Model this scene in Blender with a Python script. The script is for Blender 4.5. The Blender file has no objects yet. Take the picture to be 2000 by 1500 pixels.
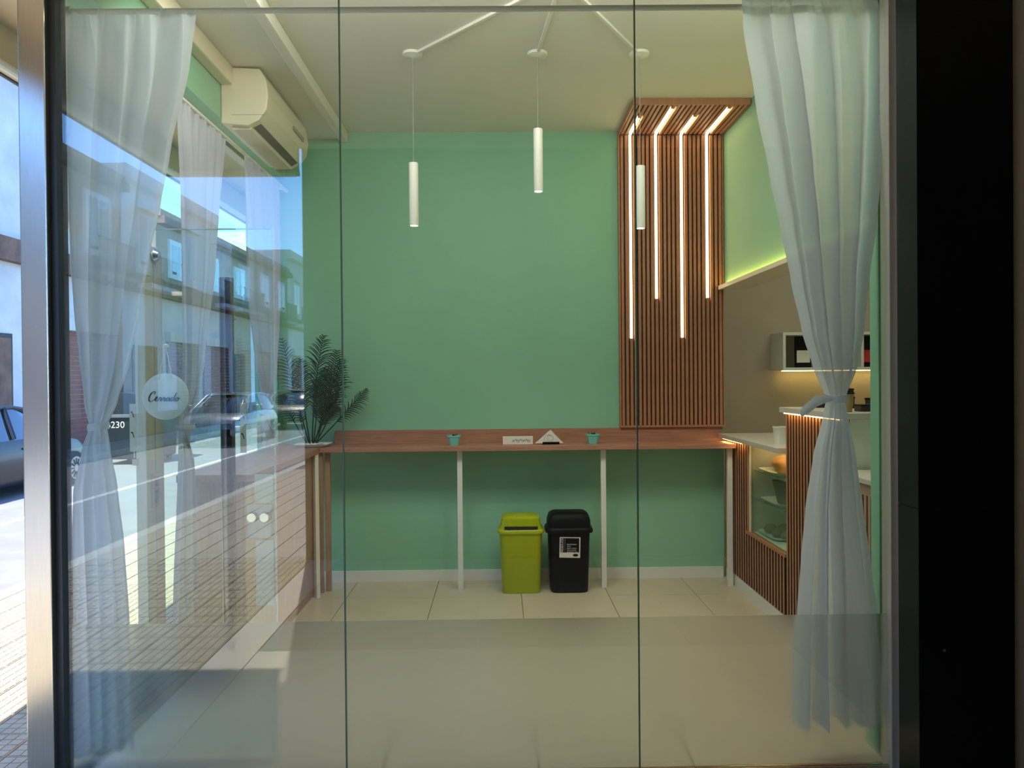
import bpy, bmesh, math, random
from mathutils import Matrix, Vector
random.seed(4)
S = bpy.context.scene
C = S.collection
R = math.radians

# ---------------------------------------------------------------- camera, sky, sun, exposure
cd = bpy.data.cameras.new('camera'); cam = bpy.data.objects.new('camera', cd); C.objects.link(cam)
cd.sensor_width = 36; cd.lens = 27; cd.clip_start = .05; cd.clip_end = 500
cam.matrix_world = Matrix.Translation((0, 0, 1.5)) @ Matrix.Rotation(R(-.955), 4, 'Z') @ Matrix.Rotation(R(90-.46), 4, 'X') @ Matrix.Rotation(R(-.5), 4, 'Z')
S.camera = cam

SUN = Vector((.5, 2.4, -3.2)).normalized()
w = bpy.data.worlds.new('sky'); S.world = w; w.use_nodes = True
nt = w.node_tree; bg = nt.nodes['Background']
sky = nt.nodes.new('ShaderNodeTexSky'); sky.sky_type = 'NISHITA'; sky.sun_disc = False
sky.sun_elevation = math.asin(-SUN.z); sky.sun_rotation = math.atan2(-SUN.x, -SUN.y); sky.air_density = 1.0; sky.dust_density = .1; sky.ozone_density = 4
tint = nt.nodes.new('ShaderNodeMix'); tint.data_type = 'RGBA'; tint.blend_type = 'MULTIPLY'; tint.inputs[0].default_value = 1; tint.inputs[7].default_value = (.62, .86, 1.2, 1)
nt.links.new(sky.outputs[0], tint.inputs[6]); nt.links.new(tint.outputs[2], bg.inputs[0]); bg.inputs[1].default_value = .62
sl = bpy.data.lights.new('sun', 'SUN'); sl.energy = 10; sl.angle = R(.53); sl.color = (1, .95, .86)
so = bpy.data.objects.new('sun', sl); C.objects.link(so); so.rotation_euler = SUN.to_track_quat('-Z', 'Y').to_euler(); so.location = (-3, -12, 16)

def area(name, loc, size, power, col, rot=(0, 0, 0), sy=None, spread=None):
    l = bpy.data.lights.new(name, 'AREA'); l.energy = power; l.color = col; l.size = size
    if sy: l.shape = 'RECTANGLE'; l.size_y = sy
    if spread: l.spread = spread
    o = bpy.data.objects.new(name, l); C.objects.link(o); o.location = loc; o.rotation_euler = rot
    return o
area('shop_fill_light', (0.0, 3.35, 3.2), 2.8, 40, (1, .96, .9), rot=(R(32), 0, 0), sy=.6)  # added fill light without a fixture, tilted to brighten the back of the shop
area('case_lamp', (1.95, 4.8, 1.03), .25, 1.6, (1, .88, .68), sy=.55)
area('kitchen_fill_light', (2.6, 4.6, 3.2), 1.2, 20, (1, .93, .8), sy=1.5)  # unseen light added to brighten the serving area walls
S.view_settings.view_transform = 'Standard'; S.view_settings.look = 'None'
S.view_settings.exposure = 0; S.view_settings.gamma = 1; S.view_settings.use_curve_mapping = False

# ---------------------------------------------------------------- materials
def srgb(*c):
    return tuple((x/255/12.92 if x/255 <= .04045 else ((x/255+.055)/1.055)**2.4) for x in c)
def mat(name, col, rough=.6, metal=0, var=.08, scale=6, bump=0, bscale=60, stretch=(1, 1, 1), emit=None, es=0, coat=0, spec=.5, sub=None):
    m = bpy.data.materials.new(name); m.use_nodes = True; t = m.node_tree; b = t.nodes['Principled BSDF']
    tc = t.nodes.new('ShaderNodeTexCoord'); mp = t.nodes.new('ShaderNodeMapping'); mp.inputs['Scale'].default_value = stretch
    t.links.new(tc.outputs['Object'], mp.inputs[0])
    n = t.nodes.new('ShaderNodeTexNoise'); n.inputs['Scale'].default_value = scale; n.inputs['Detail'].default_value = 5
    t.links.new(mp.outputs[0], n.inputs[0])
    r = t.nodes.new('ShaderNodeValToRGB'); r.color_ramp.elements[0].position = .3; r.color_ramp.elements[1].position = .7
    r.color_ramp.elements[0].color = tuple(max(0, c*(1-var)) for c in col)+(1,)
    r.color_ramp.elements[1].color = tuple(min(1, c*(1+var)) for c in col)+(1,)
    t.links.new(n.outputs[0], r.inputs[0]); t.links.new(r.outputs[0], b.inputs['Base Color'])
    b.inputs['Roughness'].default_value = rough; b.inputs['Metallic'].default_value = metal
    b.inputs['Coat Weight'].default_value = coat; b.inputs['Specular IOR Level'].default_value = spec
    if bump:
        n2 = t.nodes.new('ShaderNodeTexNoise'); n2.inputs['Scale'].default_value = bscale; t.links.new(mp.outputs[0], n2.inputs[0])
        bp = t.nodes.new('ShaderNodeBump'); bp.inputs['Strength'].default_value = bump; bp.inputs['Distance'].default_value = .01
        t.links.new(n2.outputs[0], bp.inputs['Height']); t.links.new(bp.outputs[0], b.inputs['Normal'])
    if emit:
        b.inputs['Emission Color'].default_value = emit+(1,); b.inputs['Emission Strength'].default_value = es
    return m
def glass(name, tint=(.93, .97, .95), f0=.05, rough=0.0):
    m = bpy.data.materials.new(name); m.use_nodes = True; t = m.node_tree; t.nodes.clear()
    out = t.nodes.new('ShaderNodeOutputMaterial'); mix = t.nodes.new('ShaderNodeMixShader')
    tr = t.nodes.new('ShaderNodeBsdfTransparent'); gl = t.nodes.new('ShaderNodeBsdfGlossy')
    tr.inputs[0].default_value = tint+(1,); gl.inputs['Roughness'].default_value = rough
    g = t.nodes.new('ShaderNodeNewGeometry'); d = t.nodes.new('ShaderNodeVectorMath'); d.operation = 'DOT_PRODUCT'
    t.links.new(g.outputs['Incoming'], d.inputs[0]); t.links.new(g.outputs['Normal'], d.inputs[1])
    def M(op, a, b=None):
        n = t.nodes.new('ShaderNodeMath'); n.operation = op
        for i, v in enumerate((a, b)):
            if v is None: continue
            if isinstance(v, (int, float)): n.inputs[i].default_value = v
            else: t.links.new(v, n.inputs[i])
        return n.outputs[0]
    f = M('ADD', M('MULTIPLY', M('POWER', M('SUBTRACT', 1, M('ABSOLUTE', d.outputs['Value'])), 5), 1-f0), f0)
    t.links.new(f, mix.inputs[0]); t.links.new(tr.outputs[0], mix.inputs[1]); t.links.new(gl.outputs[0], mix.inputs[2])
    t.links.new(mix.outputs[0], out.inputs[0]); return m
def cloth(name, col, trans=.45):
    m = bpy.data.materials.new(name); m.use_nodes = True; t = m.node_tree; t.nodes.clear()
    out = t.nodes.new('ShaderNodeOutputMaterial'); mix = t.nodes.new('ShaderNodeMixShader'); mix.inputs[0].default_value = trans
    a = t.nodes.new('ShaderNodeBsdfDiffuse'); b = t.nodes.new('ShaderNodeBsdfTranslucent')
    tc = t.nodes.new('ShaderNodeTexCoord'); n = t.nodes.new('ShaderNodeTexNoise'); n.inputs['Scale'].default_value = 150
    t.links.new(tc.outputs['Object'], n.inputs[0]); bp = t.nodes.new('ShaderNodeBump'); bp.inputs['Strength'].default_value = .15
    t.links.new(n.outputs[0], bp.inputs['Height']); t.links.new(bp.outputs[0], a.inputs['Normal'])
    a.inputs[0].default_value = col+(1,); b.inputs[0].default_value = col+(1,)
    m2 = t.nodes.new('ShaderNodeMixShader'); m2.inputs[0].default_value = .05; tr = t.nodes.new('ShaderNodeBsdfTransparent')
    t.links.new(a.outputs[0], mix.inputs[1]); t.links.new(b.outputs[0], mix.inputs[2])
    t.links.new(mix.outputs[0], m2.inputs[1]); t.links.new(tr.outputs[0], m2.inputs[2]); t.links.new(m2.outputs[0], out.inputs[0])
    return m
def film_mat():
    m = bpy.data.materials.new('frosted_film'); m.use_nodes = True; t = m.node_tree; t.nodes.clear()
    out = t.nodes.new('ShaderNodeOutputMaterial'); mix = t.nodes.new('ShaderNodeMixShader'); mix.inputs[0].default_value = .16
    r = t.nodes.new('ShaderNodeBsdfRefraction'); r.inputs['IOR'].default_value = 1.2; r.inputs['Roughness'].default_value = .6; r.inputs[0].default_value = (.93, .95, .93, 1)
    d = t.nodes.new('ShaderNodeBsdfDiffuse'); d.inputs[0].default_value = (.5, .52, .5, 1)
    t.links.new(r.outputs[0], mix.inputs[1]); t.links.new(d.outputs[0], mix.inputs[2]); t.links.new(mix.outputs[0], out.inputs[0]); return m
M = {}
M['green'] = mat('green_paint', srgb(142, 194, 160), .55, var=.03, scale=2, bump=.05, bscale=140)
M['ceil'] = mat('ceiling_paint', srgb(222, 220, 206), .8, var=.02, scale=2, bump=.05)
M['beige'] = mat('beige_paint', srgb(184, 168, 148), .7, var=.03)
M['white'] = mat('white_paint', srgb(228, 226, 214), .4, var=.02)
M['plastic'] = mat('white_plastic', srgb(226, 214, 186), .35, var=.02)
M['tile'] = mat('porcelain_tile', srgb(204, 188, 160), .3, var=.05, scale=5, bump=.02, spec=.3)
M['stone'] = mat('pale_stone_worktop', srgb(196, 188, 174), .4, var=.03)
M['grout'] = mat('grout', srgb(172, 160, 136), .9)
M['wood'] = mat('counter_wood', srgb(170, 118, 94), .45, var=.18, scale=5, stretch=(1, 14, 14), bump=.06)
M['woody'] = mat('counter_wood_lengthwise', srgb(168, 122, 98), .45, var=.16, scale=5, stretch=(14, 1, 14), bump=.06)
M['woodv'] = mat('wood_panel', srgb(176, 140, 116), .5, var=.14, scale=5, stretch=(14, 14, 1), bump=.05)
M['slat'] = mat('slat_wood', srgb(174, 116, 82), .45, var=.14, scale=8, stretch=(12, 12, 1), bump=.04)
M['slatd'] = mat('slat_backing_and_side_shade', srgb(58, 36, 24), .7, var=.1)  # boards behind the slats; also painted on slat sides as gap shade
M['led'] = mat('led_strip', (1, .9, .7), .5, emit=(1, .78, .45), es=9, var=.01)
M['ledc'] = mat('warm_counter_led', (1, .8, .5), .5, emit=(1, .62, .25), es=26, var=.01)
M['ledy'] = mat('yellow_shelf_led', (1, .9, .6), .5, emit=(1, .72, .28), es=20, var=.01)
M['ledw'] = mat('led_lens', (1, 1, .95), .5, emit=(1, .93, .8), es=14, var=.01)
M['steel'] = mat('brushed_steel', (.74, .70, .62), .2, 1, var=.06, scale=30, stretch=(30, 30, .4), bump=.03)
M['steeld'] = mat('dark_frame', (.05, .055, .06), .35, .4, var=.1)
M['alu'] = mat('satin_aluminium', srgb(206, 200, 184), .4, .35, var=.04, stretch=(20, 20, 1))
M['alur'] = mat('satin_steel_profile', srgb(226, 218, 204), .38, .45, var=.06, stretch=(20, 20, .4))
M['bar'] = mat('polished_dark_steel', (.16, .15, .14), .22, 1, var=.05)
M['chrome'] = mat('chrome', (.8, .8, .8), .12, 1, var=.02)
M['granite'] = mat('black_granite', (.006, .006, .007), .3, var=.5, scale=90, spec=.3)
M['glass'] = glass('window_glass'); M['front'] = glass('front_window_glass', (.93, .97, .94), .09)
M['case'] = glass('case_glass', (.9, .97, .93), .04)
M['edge'] = mat('glass_edge_seal', srgb(95, 120, 100), .3, var=.1)
M['film'] = film_mat()
M['curtain'] = cloth('white_voile', (.88, .93, .995), .5)
M['curtain2'] = cloth('white_voile_shaded', (.62, .62, .68))  # same voile as the front, greyed: shade put into its colour
M['strip'] = cloth('white_paper_strip', (.93, .94, .92), .75)
M['black'] = mat('black_plastic', (.004, .004, .005), .55, spec=.2, var=.2)
M['lime'] = mat('lime_plastic', srgb(168, 180, 4), .4, var=.03)
M['limed'] = mat('dark_lid_gap', srgb(30, 34, 8), .6)
M['teal'] = mat('teal_ceramic', srgb(120, 196, 182), .4, var=.05)
M['leaf'] = mat('palm_leaf', srgb(18, 50, 28), .5, var=.35, scale=12)
M['stem'] = mat('palm_stem', srgb(20, 46, 26), .6, var=.2)
M['pebble'] = mat('white_pebbles', srgb(215, 215, 205), .7, var=.1)
M['paper'] = mat('paper', srgb(226, 216, 204), .8, var=.04, scale=40)
M['ink'] = mat('dark_ink', srgb(74, 56, 34), .5, .2, var=.2)
M['grey'] = mat('grey_print', srgb(150, 150, 148), .7, var=.05)
M['bread'] = mat('bread_crust', srgb(186, 122, 56), .7, var=.25, scale=25, bump=.3)
M['bread2'] = mat('dark_crust', srgb(112, 76, 40), .75, var=.3, scale=30, bump=.3)
M['bowl'] = mat('dark_brown_ware', srgb(70, 50, 34), .6, var=.2)
M['cup'] = mat('kraft_cup', srgb(176, 140, 96), .7, var=.06)
M['red'] = mat('red_print', srgb(200, 52, 36), .6, var=.2, scale=20)
M['dbox'] = mat('dark_carton', srgb(52, 38, 30), .6, var=.15)
M['canopy'] = mat('canopy_paint', srgb(214, 196, 164), .8, var=.03)
M['rear'] = mat('porch_wall_render', srgb(92, 88, 78), .85, var=.1)
M['ptile'] = mat('sidewalk_tile', srgb(196, 182, 156), .85, var=.12, scale=9, bump=.2)
M['pavd'] = mat('sidewalk_joint', srgb(110, 100, 90), .9, var=.1)
M['gtile'] = mat('porch_tile', srgb(128, 126, 120), .7, var=.14, scale=40, bump=.1)
M['border'] = mat('smooth_stone_border', srgb(210, 200, 180), .6, var=.05)
M['road'] = mat('asphalt', srgb(150, 148, 144), .9, var=.1, scale=3, bump=.2)
M['line'] = mat('road_paint', srgb(225, 225, 218), .8)
M['carb'] = mat('blue_black_car_paint', srgb(10, 12, 22), .35, .1, coat=.1, var=.05)
M['cars'] = mat('silver_car_paint', srgb(150, 156, 160), .25, .5, coat=1, var=.03)
M['cglass'] = mat('car_glass', (.012, .016, .02), .06, var=.05, coat=1)
M['tyre'] = mat('tyre_rubber', (.012, .012, .012), .8)
M['hub'] = mat('hubcap', srgb(150, 152, 155), .35, .6)
M['bin'] = mat('container_plastic', srgb(26, 32, 36), .45, var=.15)
M['shutter'] = mat('rusty_red_shutter', srgb(122, 62, 56), .7, .1, var=.2, scale=4)
M['shutg'] = mat('grey_shutter', srgb(120, 122, 122), .6, .2, var=.1)
M['dark'] = mat('dark_opening', srgb(24, 24, 26), .6)
WALLS = [mat('facade_'+n, srgb(*c), .9, var=.13, scale=1.3, bump=.2) for n, c in (('pale', (206, 204, 200)), ('cream', (196, 182, 158)), ('grey', (140, 142, 142)), ('ochre', (170, 140, 112)), ('white', (222, 224, 226)))]
M['mould'] = mat('stained_moulding', srgb(120, 92, 74), .9, var=.3, scale=3)

# ---------------------------------------------------------------- mesh helpers
class MB:
    def __init__(s): s.v = []; s.f = []; s.smooth = False
    def add(s, vs, fs):
        b = len(s.v); s.v += [tuple(v) for v in vs]; s.f += [tuple(i+b for i in f) for f in fs]; return s
    def box(s, x0, x1, y0, y1, z0, z1):
        return s.add([(x0, y0, z0), (x1, y0, z0), (x1, y1, z0), (x0, y1, z0), (x0, y0, z1), (x1, y0, z1), (x1, y1, z1), (x0, y1, z1)],
                     [(3, 2, 1, 0), (4, 5, 6, 7), (0, 1, 5, 4), (1, 2, 6, 5), (2, 3, 7, 6), (3, 0, 4, 7)])
    def tube(s, pts, r, n=10, cap=True):
        pts = [Vector(p) for p in pts]; rs = r if isinstance(r, (list, tuple)) else [r]*len(pts); vs = []; fs = []
        for i, p in enumerate(pts):
            d = (pts[min(i+1, len(pts)-1)]-pts[max(i-1, 0)]).normalized()
            u = d.cross(Vector((0, 0, 1))); u = u.normalized() if u.length > .05 else Vector((1, 0, 0)); q = d.cross(u).normalized()
            vs += [p+u*rs[i]*math.cos(2*math.pi*k/n)+q*rs[i]*math.sin(2*math.pi*k/n) for k in range(n)]
        for i in range(len(pts)-1):
            fs += [(i*n+k, i*n+(k+1) % n, (i+1)*n+(k+1) % n, (i+1)*n+k) for k in range(n)]
        if cap: fs += [tuple(range(n))[::-1], tuple(range((len(pts)-1)*n, len(pts)*n))]
        return s.add(vs, fs)
    def lathe(s, prof, c=(0, 0, 0), n=24, sx=1, sy=1, sq=0):
        vs = []; fs = []
        for r, z in prof:
            for k in range(n):
                a = 2*math.pi*k/n; ca, sa = math.cos(a), math.sin(a)
                if sq:
                    e = 2/(2+sq); ca = math.copysign(abs(ca)**e, ca); sa = math.copysign(abs(sa)**e, sa)
                vs.append((c[0]+r*ca*sx, c[1]+r*sa*sy, c[2]+z))
        for i in range(len(prof)-1):
            fs += [(i*n+k, i*n+(k+1) % n, (i+1)*n+(k+1) % n, (i+1)*n+k) for k in range(n)]
        fs += [tuple(range(n))[::-1], tuple(range((len(prof)-1)*n, len(prof)*n))]
        return s.add(vs, fs)
    def prism(s, poly, axis, a, b):
        # poly: 2D points in the two other axes, extruded along axis from a to b
        def P(p, t):
            return {'x': (t, p[0], p[1]), 'y': (p[0], t, p[1]), 'z': (p[0], p[1], t)}[axis]
        n = len(poly)
        return s.add([P(p, a) for p in poly]+[P(p, b) for p in poly], [tuple(range(n))[::-1], tuple(range(n, 2*n))]+[(k, (k+1) % n, n+(k+1) % n, n+k) for k in range(n)])
    def mesh(s, name, m, smooth=False, bev=0):
        me = bpy.data.meshes.new(name); me.from_pydata(s.v, [], s.f)
        bm = bmesh.new(); bm.from_mesh(me); bmesh.ops.recalc_face_normals(bm, faces=bm.faces)
        if bev:
            es = [e for e in bm.edges if len(e.link_faces) == 2 and e.calc_face_angle(0) > .6]
            bmesh.ops.bevel(bm, geom=es, offset=bev, segments=2, affect='EDGES', profile=.6)
        bm.to_mesh(me); bm.free(); me.materials.append(m)
        if smooth:
            for p in me.polygons: p.use_smooth = True
            try: me.set_sharp_from_angle(angle=R(40))
            except Exception: pass
        return me
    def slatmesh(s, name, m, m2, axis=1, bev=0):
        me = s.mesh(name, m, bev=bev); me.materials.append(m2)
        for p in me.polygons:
            if abs(p.normal[axis]) > .9: p.material_index = 1  # side faces coloured dark to paint in the shade between slats
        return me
    def build(s, name, m, parent=None, smooth=False, bev=0, loc=None):
        o = bpy.data.objects.new(name, s.mesh(name, m, smooth, bev)); C.objects.link(o)
        if parent: o.parent = parent
        if loc: o.location = loc
        return o
def piece(name, me, parent, loc, scale=None, rot=None):
    o = bpy.data.objects.new(name, me); C.objects.link(o); o.parent = parent; o.location = loc
    if scale: o.scale = scale
    if rot: o.rotation_euler = rot
    return o
def box(name, m, x0, x1, y0, y1, z0, z1, parent=None, bev=0):
    # own origin at the base centre, so object texture coordinates stay local; parents sit at the world origin or are offset by loc
    cx, cy = (x0+x1)/2, (y0+y1)/2
    off = Vector(parent['_o']) if parent is not None and '_o' in parent else Vector((0, 0, 0))
    o = MB().box(x0-cx, x1-cx, y0-cy, y1-cy, 0, z1-z0).build(name, m, parent, bev=bev); o.location = Vector((cx, cy, z0))-off
    return o
def thing(name, label, cat, loc=(0, 0, 0), group=None, rz=0):
    o = bpy.data.objects.new(name, None); C.objects.link(o); o.location = loc; o.rotation_euler.z = rz; o['label'] = label; o['category'] = cat; o.empty_display_size = .1
    if group: o['group'] = group
    return o
def tag(o, label, cat, group=None):
    o['label'] = label; o['category'] = cat
    if group: o['group'] = group
    return o
def struct(o, label, cat): o['kind'] = 'structure'; o['label'] = label; o['category'] = cat; return o
def sthing(name, label, cat, loc=(0, 0, 0)): o = thing(name, label, cat, loc); o['kind'] = 'structure'; return o
def text(name, body, size, m, parent, loc, rot=(R(90), 0, 0), shear=0, ext=.001, align='CENTER', sx=1):
    c = bpy.data.curves.new(name, 'FONT'); c.body = body; c.size = size; c.extrude = ext; c.shear = shear; c.align_x = align; c.align_y = 'CENTER'; c.resolution_u = 3
    t = bpy.data.objects.new(name, c); C.objects.link(t); bpy.context.view_layer.update()
    me = bpy.data.meshes.new_from_object(t.evaluated_get(bpy.context.evaluated_depsgraph_get())); bpy.data.objects.remove(t)
    me.materials.clear(); me.materials.append(m); o = bpy.data.objects.new(name, me); C.objects.link(o)
    o.parent = parent; o.location = loc; o.rotation_euler = rot; o.scale = (sx, 1, 1); return o

H = 3.32; FY = 2.9; BY = 5.7; LX = -1.64; RX = 1.67
# ---------------------------------------------------------------- room shell
fl = sthing('floor', 'pale beige porcelain tile floor inside the shop', 'floor')
MB().box(LX-.15, 3.5, FY-.05, 6.4, -.12, -.012).build('floor_bed', M['grout'], fl)
tm = MB().box(.002, .598, .002, .598, -.012, 0).mesh('floor_tile', M['tile'], bev=.002)
for i in range(9):
    for j in range(6):
        x0 = -1.66+.6*i; y0 = FY-.05+.6*j; fx = min(1, (3.5-x0)/.6); fy = min(1, (6.4-y0)/.6)
        if fx > .05 and fy > .05: piece('floor_tile', tm, fl, (x0, y0, 0), (fx, fy, 1))
wb = box('wall_back', M['green'], LX-.15, 1.672, BY, BY+.15, 0, H); struct(wb, 'light green painted back wall behind the long wooden counter', 'wall')
struct(box('wall_alcove', M['beige'], 1.60, 3.5, 6.3, 6.4, 0, H), 'beige wall at the back of the serving area', 'wall')
struct(box('wall_alcove_side', M['beige'], 1.60, 1.672, BY+.15, 6.3, 0, H), 'short beige return wall beside the slatted panel', 'wall')
wr = sthing('wall_right', 'green wall band above the serving counter with a light cove along its lower edge', 'wall')
box('wall_panel', M['green'], RX+.004, RX+.16, 3.06, BY-.001, 2.17, H, wr)
box('cove_lip', M['plastic'], RX-.05, RX+.17, 3.06, BY-.06, 2.135, 2.165, wr, bev=.003)
cl = box('cove_light_strip', mat('cove_led', (1, .9, .4), .5, emit=(1, .60, .12), es=17, var=.01), RX-.03, RX-.012, 3.1, BY-.08, 2.1652, 2.172, wr)
struct(box('wall_kitchen', M['beige'], 3.5, 3.6, FY, 6.4, 0, H), 'beige side wall of the serving area', 'wall')
struct(box('wall_front', M['green'], 1.49, 3.6, 2.99, 3.06, 0, H), 'narrow green strip of wall beside the right window frame', 'wall')
wl = sthing('wall_left', 'green left wall above the side window and door', 'wall')
box('wall_header', M['green'], LX-.12, -1.56, FY, BY, 2.98, H, wl)
box('wall_pier', M['green'], LX-.12, -1.61, 5.6, BY, 0, 2.98, wl)
ce = sthing('ceiling', 'off-white painted shop ceiling with a slightly lower strip along the left side', 'ceiling')
box('ceiling_slab', M['ceil'], LX-.15, 3.6, FY, 6.4, H, H+.1, ce)
box('lowered_strip', M['ceil'], -1.56, -1.16, 3.02, BY-.001, H-.045, H, ce)
struct(box('trim_1', M['ceil'], -1.16, -1.10, 3.02, BY-.001, H-.075, H, None, .008), 'white plaster trim running along the ceiling to the back wall', 'trim')
struct(box('trim_2', M['plastic'], -1.56, -1.49, 3.02, BY-.001, 3.17, H-.045, None, .01), 'off-white duct running along the left wall under the ceiling', 'trim')
struct(box('baseboard_back', M['white'], LX, 1.66, BY-.016, BY, 0, .08), 'white baseboard along the green back wall', 'baseboard')

# ---------------------------------------------------------------- front window
w1 = sthing('window_1', 'full-height shop window of three clear panes in a steel frame', 'window')
for a, b in ((-1.70, -.592), (-.586, .519), (.525, 1.50)):
    box('pane', M['front'], a, b, FY, FY+.01, .008, 3.02, w1)
for x in (-.589, .522):
    box('joint_seal', M['edge'], x-.0028, x+.0028, FY-.0005, FY+.0105, .008, 3.02, w1)
for a, b in ((-1.70, -.592), (-.586, .519), (.525, 1.50)):
    o = MB().add([(a, FY+.013, .01), (b, FY+.013, .01), (b, FY+.013, .584), (a, FY+.013, .584)], [(0, 1, 2, 3)]).build('frosted_film', M['film'], w1)
    o['label'] = 'frosted film band along the bottom of the pane'
box('frame_post', M['steel'], -1.752, -1.655, FY-.05, FY+.06, 0, 3.3, w1, .004)
box('frame_channel', M['steeld'], -1.655, -1.632, FY-.02, FY+.05, 0, 3.3, w1)
box('frame_post', M['alur'], 1.515, 1.565, FY-.06, FY+.06, 0, 3.3, w1, .004)
box('frame_post', M['alur'], 1.478, 1.515, FY-.02, FY+.05, 0, 3.3, w1, .003)
box('top_rail', M['steel'], -1.69, 1.50, FY-.05, FY+.05, 2.985, 3.09, w1, .004)
box('bottom_rail', M['steel'], -1.69, 1.50, FY-.005, FY+.02, 0, .008, w1)
rl = box('wall_over_window', M['canopy'], -1.75, 3.6, FY-.04, FY+.06, 3.09, 3.6, w1)

# ---------------------------------------------------------------- left side window and door
w2 = sthing('window_2', 'tall side window above the left counter, looking onto the street', 'window')
box('pane', M['glass'], LX-.065, LX-.055, 3.82, 5.6, .05, 2.98, w2)
box('frame_rail', M['alu'], LX-.09, LX-.03, 3.82, 5.6, 0, .05, w2)
box('frame_rail', M['alu'], LX-.09, LX-.03, 3.82, 5.6, 2.95, 2.98, w2)
box('transom_pane', M['glass'], LX-.065, LX-.055, 2.96, 3.62, 2.13, 2.98, w2)
fp = sthing('door_frame', 'pale metal door post of two strips between side window and doorway', 'door frame')
box('post_strip', M['alu'], LX-.06, LX-.01, 3.615, 3.705, 0, 2.12, fp, .003)
box('post_strip', M['alu'], LX-.06, LX-.01, 3.712, 3.80, 0, 2.12, fp, .003)
box('transom_bar', M['alu'], LX-.09, LX-.03, 2.96, 3.80, 2.12, 2.15, fp, .003)
MB().lathe([(.001, 0), (.03, .002), (.034, .012), (.02, .03), (.001, .034)], n=20).build('glass_fitting', M['chrome'], fp, True).matrix_world = Matrix.Translation((LX-.01, 3.708, 2.10)) @ Matrix.Rotation(R(90), 4, 'Y')
lk = box('strike_plate', M['chrome'], LX-.010, LX+.004, 3.655, 3.715, .9, 1.06, fp, .002)
box('strike_slot', M['steeld'], LX+.004, LX+.006, 3.675, 3.695, .92, .98, fp)
box('strike_slot', M['steeld'], LX+.004, LX+.006, 3.675, 3.695, 1.0, 1.03, fp)
dr = sthing('door_1', 'frameless glass door standing open parallel to the front window', 'door')
DY = 3.075; DR = -.90
box('glass_leaf', M['case'], -1.63, DR, DY, DY+.01, .02, 2.10, dr)
box('leaf_edge', mat('polished_glass_edge', srgb(220, 232, 224), .25, var=.02), DR, DR+.005, DY-.001, DY+.011, .02, 2.10, dr)
box('leaf_edge', bpy.data.materials['polished_glass_edge'], -1.63, DR, DY-.001, DY+.011, 2.10, 2.104, dr)
hx = -1.064
hb = MB().tube([(hx, DY-.05, .45), (hx, DY-.05, 1.90)], .027, 20).build('handle_bar', M['bar'], dr, True)
for z in (.75, 1.75):
    MB().tube([(hx, DY-.05, z), (hx, DY+.03, z)], .011, 12).build('standoff', M['chrome'], dr, True)
box('lock_plate', M['strip'], DR-.078, DR-.004, DY-.004, DY-.001, 1.01, 1.125, dr)
box('lock_plate', M['strip'], DR-.076, DR-.004, DY-.004, DY-.001, .60, .86, dr)
box('lock_body', M['alu'], DR-.11, DR-.01, DY-.006, DY-.001, .87, 1.005, dr, .002)
for x, r_ in ((DR-.085, .022), (DR-.035, .022)):
    MB().tube([(x, DY-.006, .955), (x, DY-.026, .955)], [r_, r_*.8], 20).build('lock_cylinder', M['steel'], dr, True)
for x, z0, z1, wd in ((-1.455, 1.22, 1.41, .026), (-1.447, 1.165, 1.19, .026), (-1.02, 1.21, 1.41, .024), (-.958, 1.255, 1.32, .014)):
    s_ = box('paper_strip', M['strip'], x-wd/2, x+wd/2, DY-.0035, DY-.001, z0, z1, dr)
    s_['label'] = 'small white paper strip stuck on the door glass'
    if z1-z0 > .1:
        for z in (z0+.06, z0+.14): MB().add([(x-.008, DY-.0045, z+.02), (x, DY-.0045, z+.018), (x+.006, DY-.0045, z-.004), (x+.002, DY-.0045, z-.004), (x-.002, DY-.0045, z+.012), (x-.008, DY-.0045, z+.015)], [(0, 5, 4, 3, 2, 1)]).build('torn_mark', M['steeld'], s_).matrix_parent_inverse = s_.matrix_basis.inverted()

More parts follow.
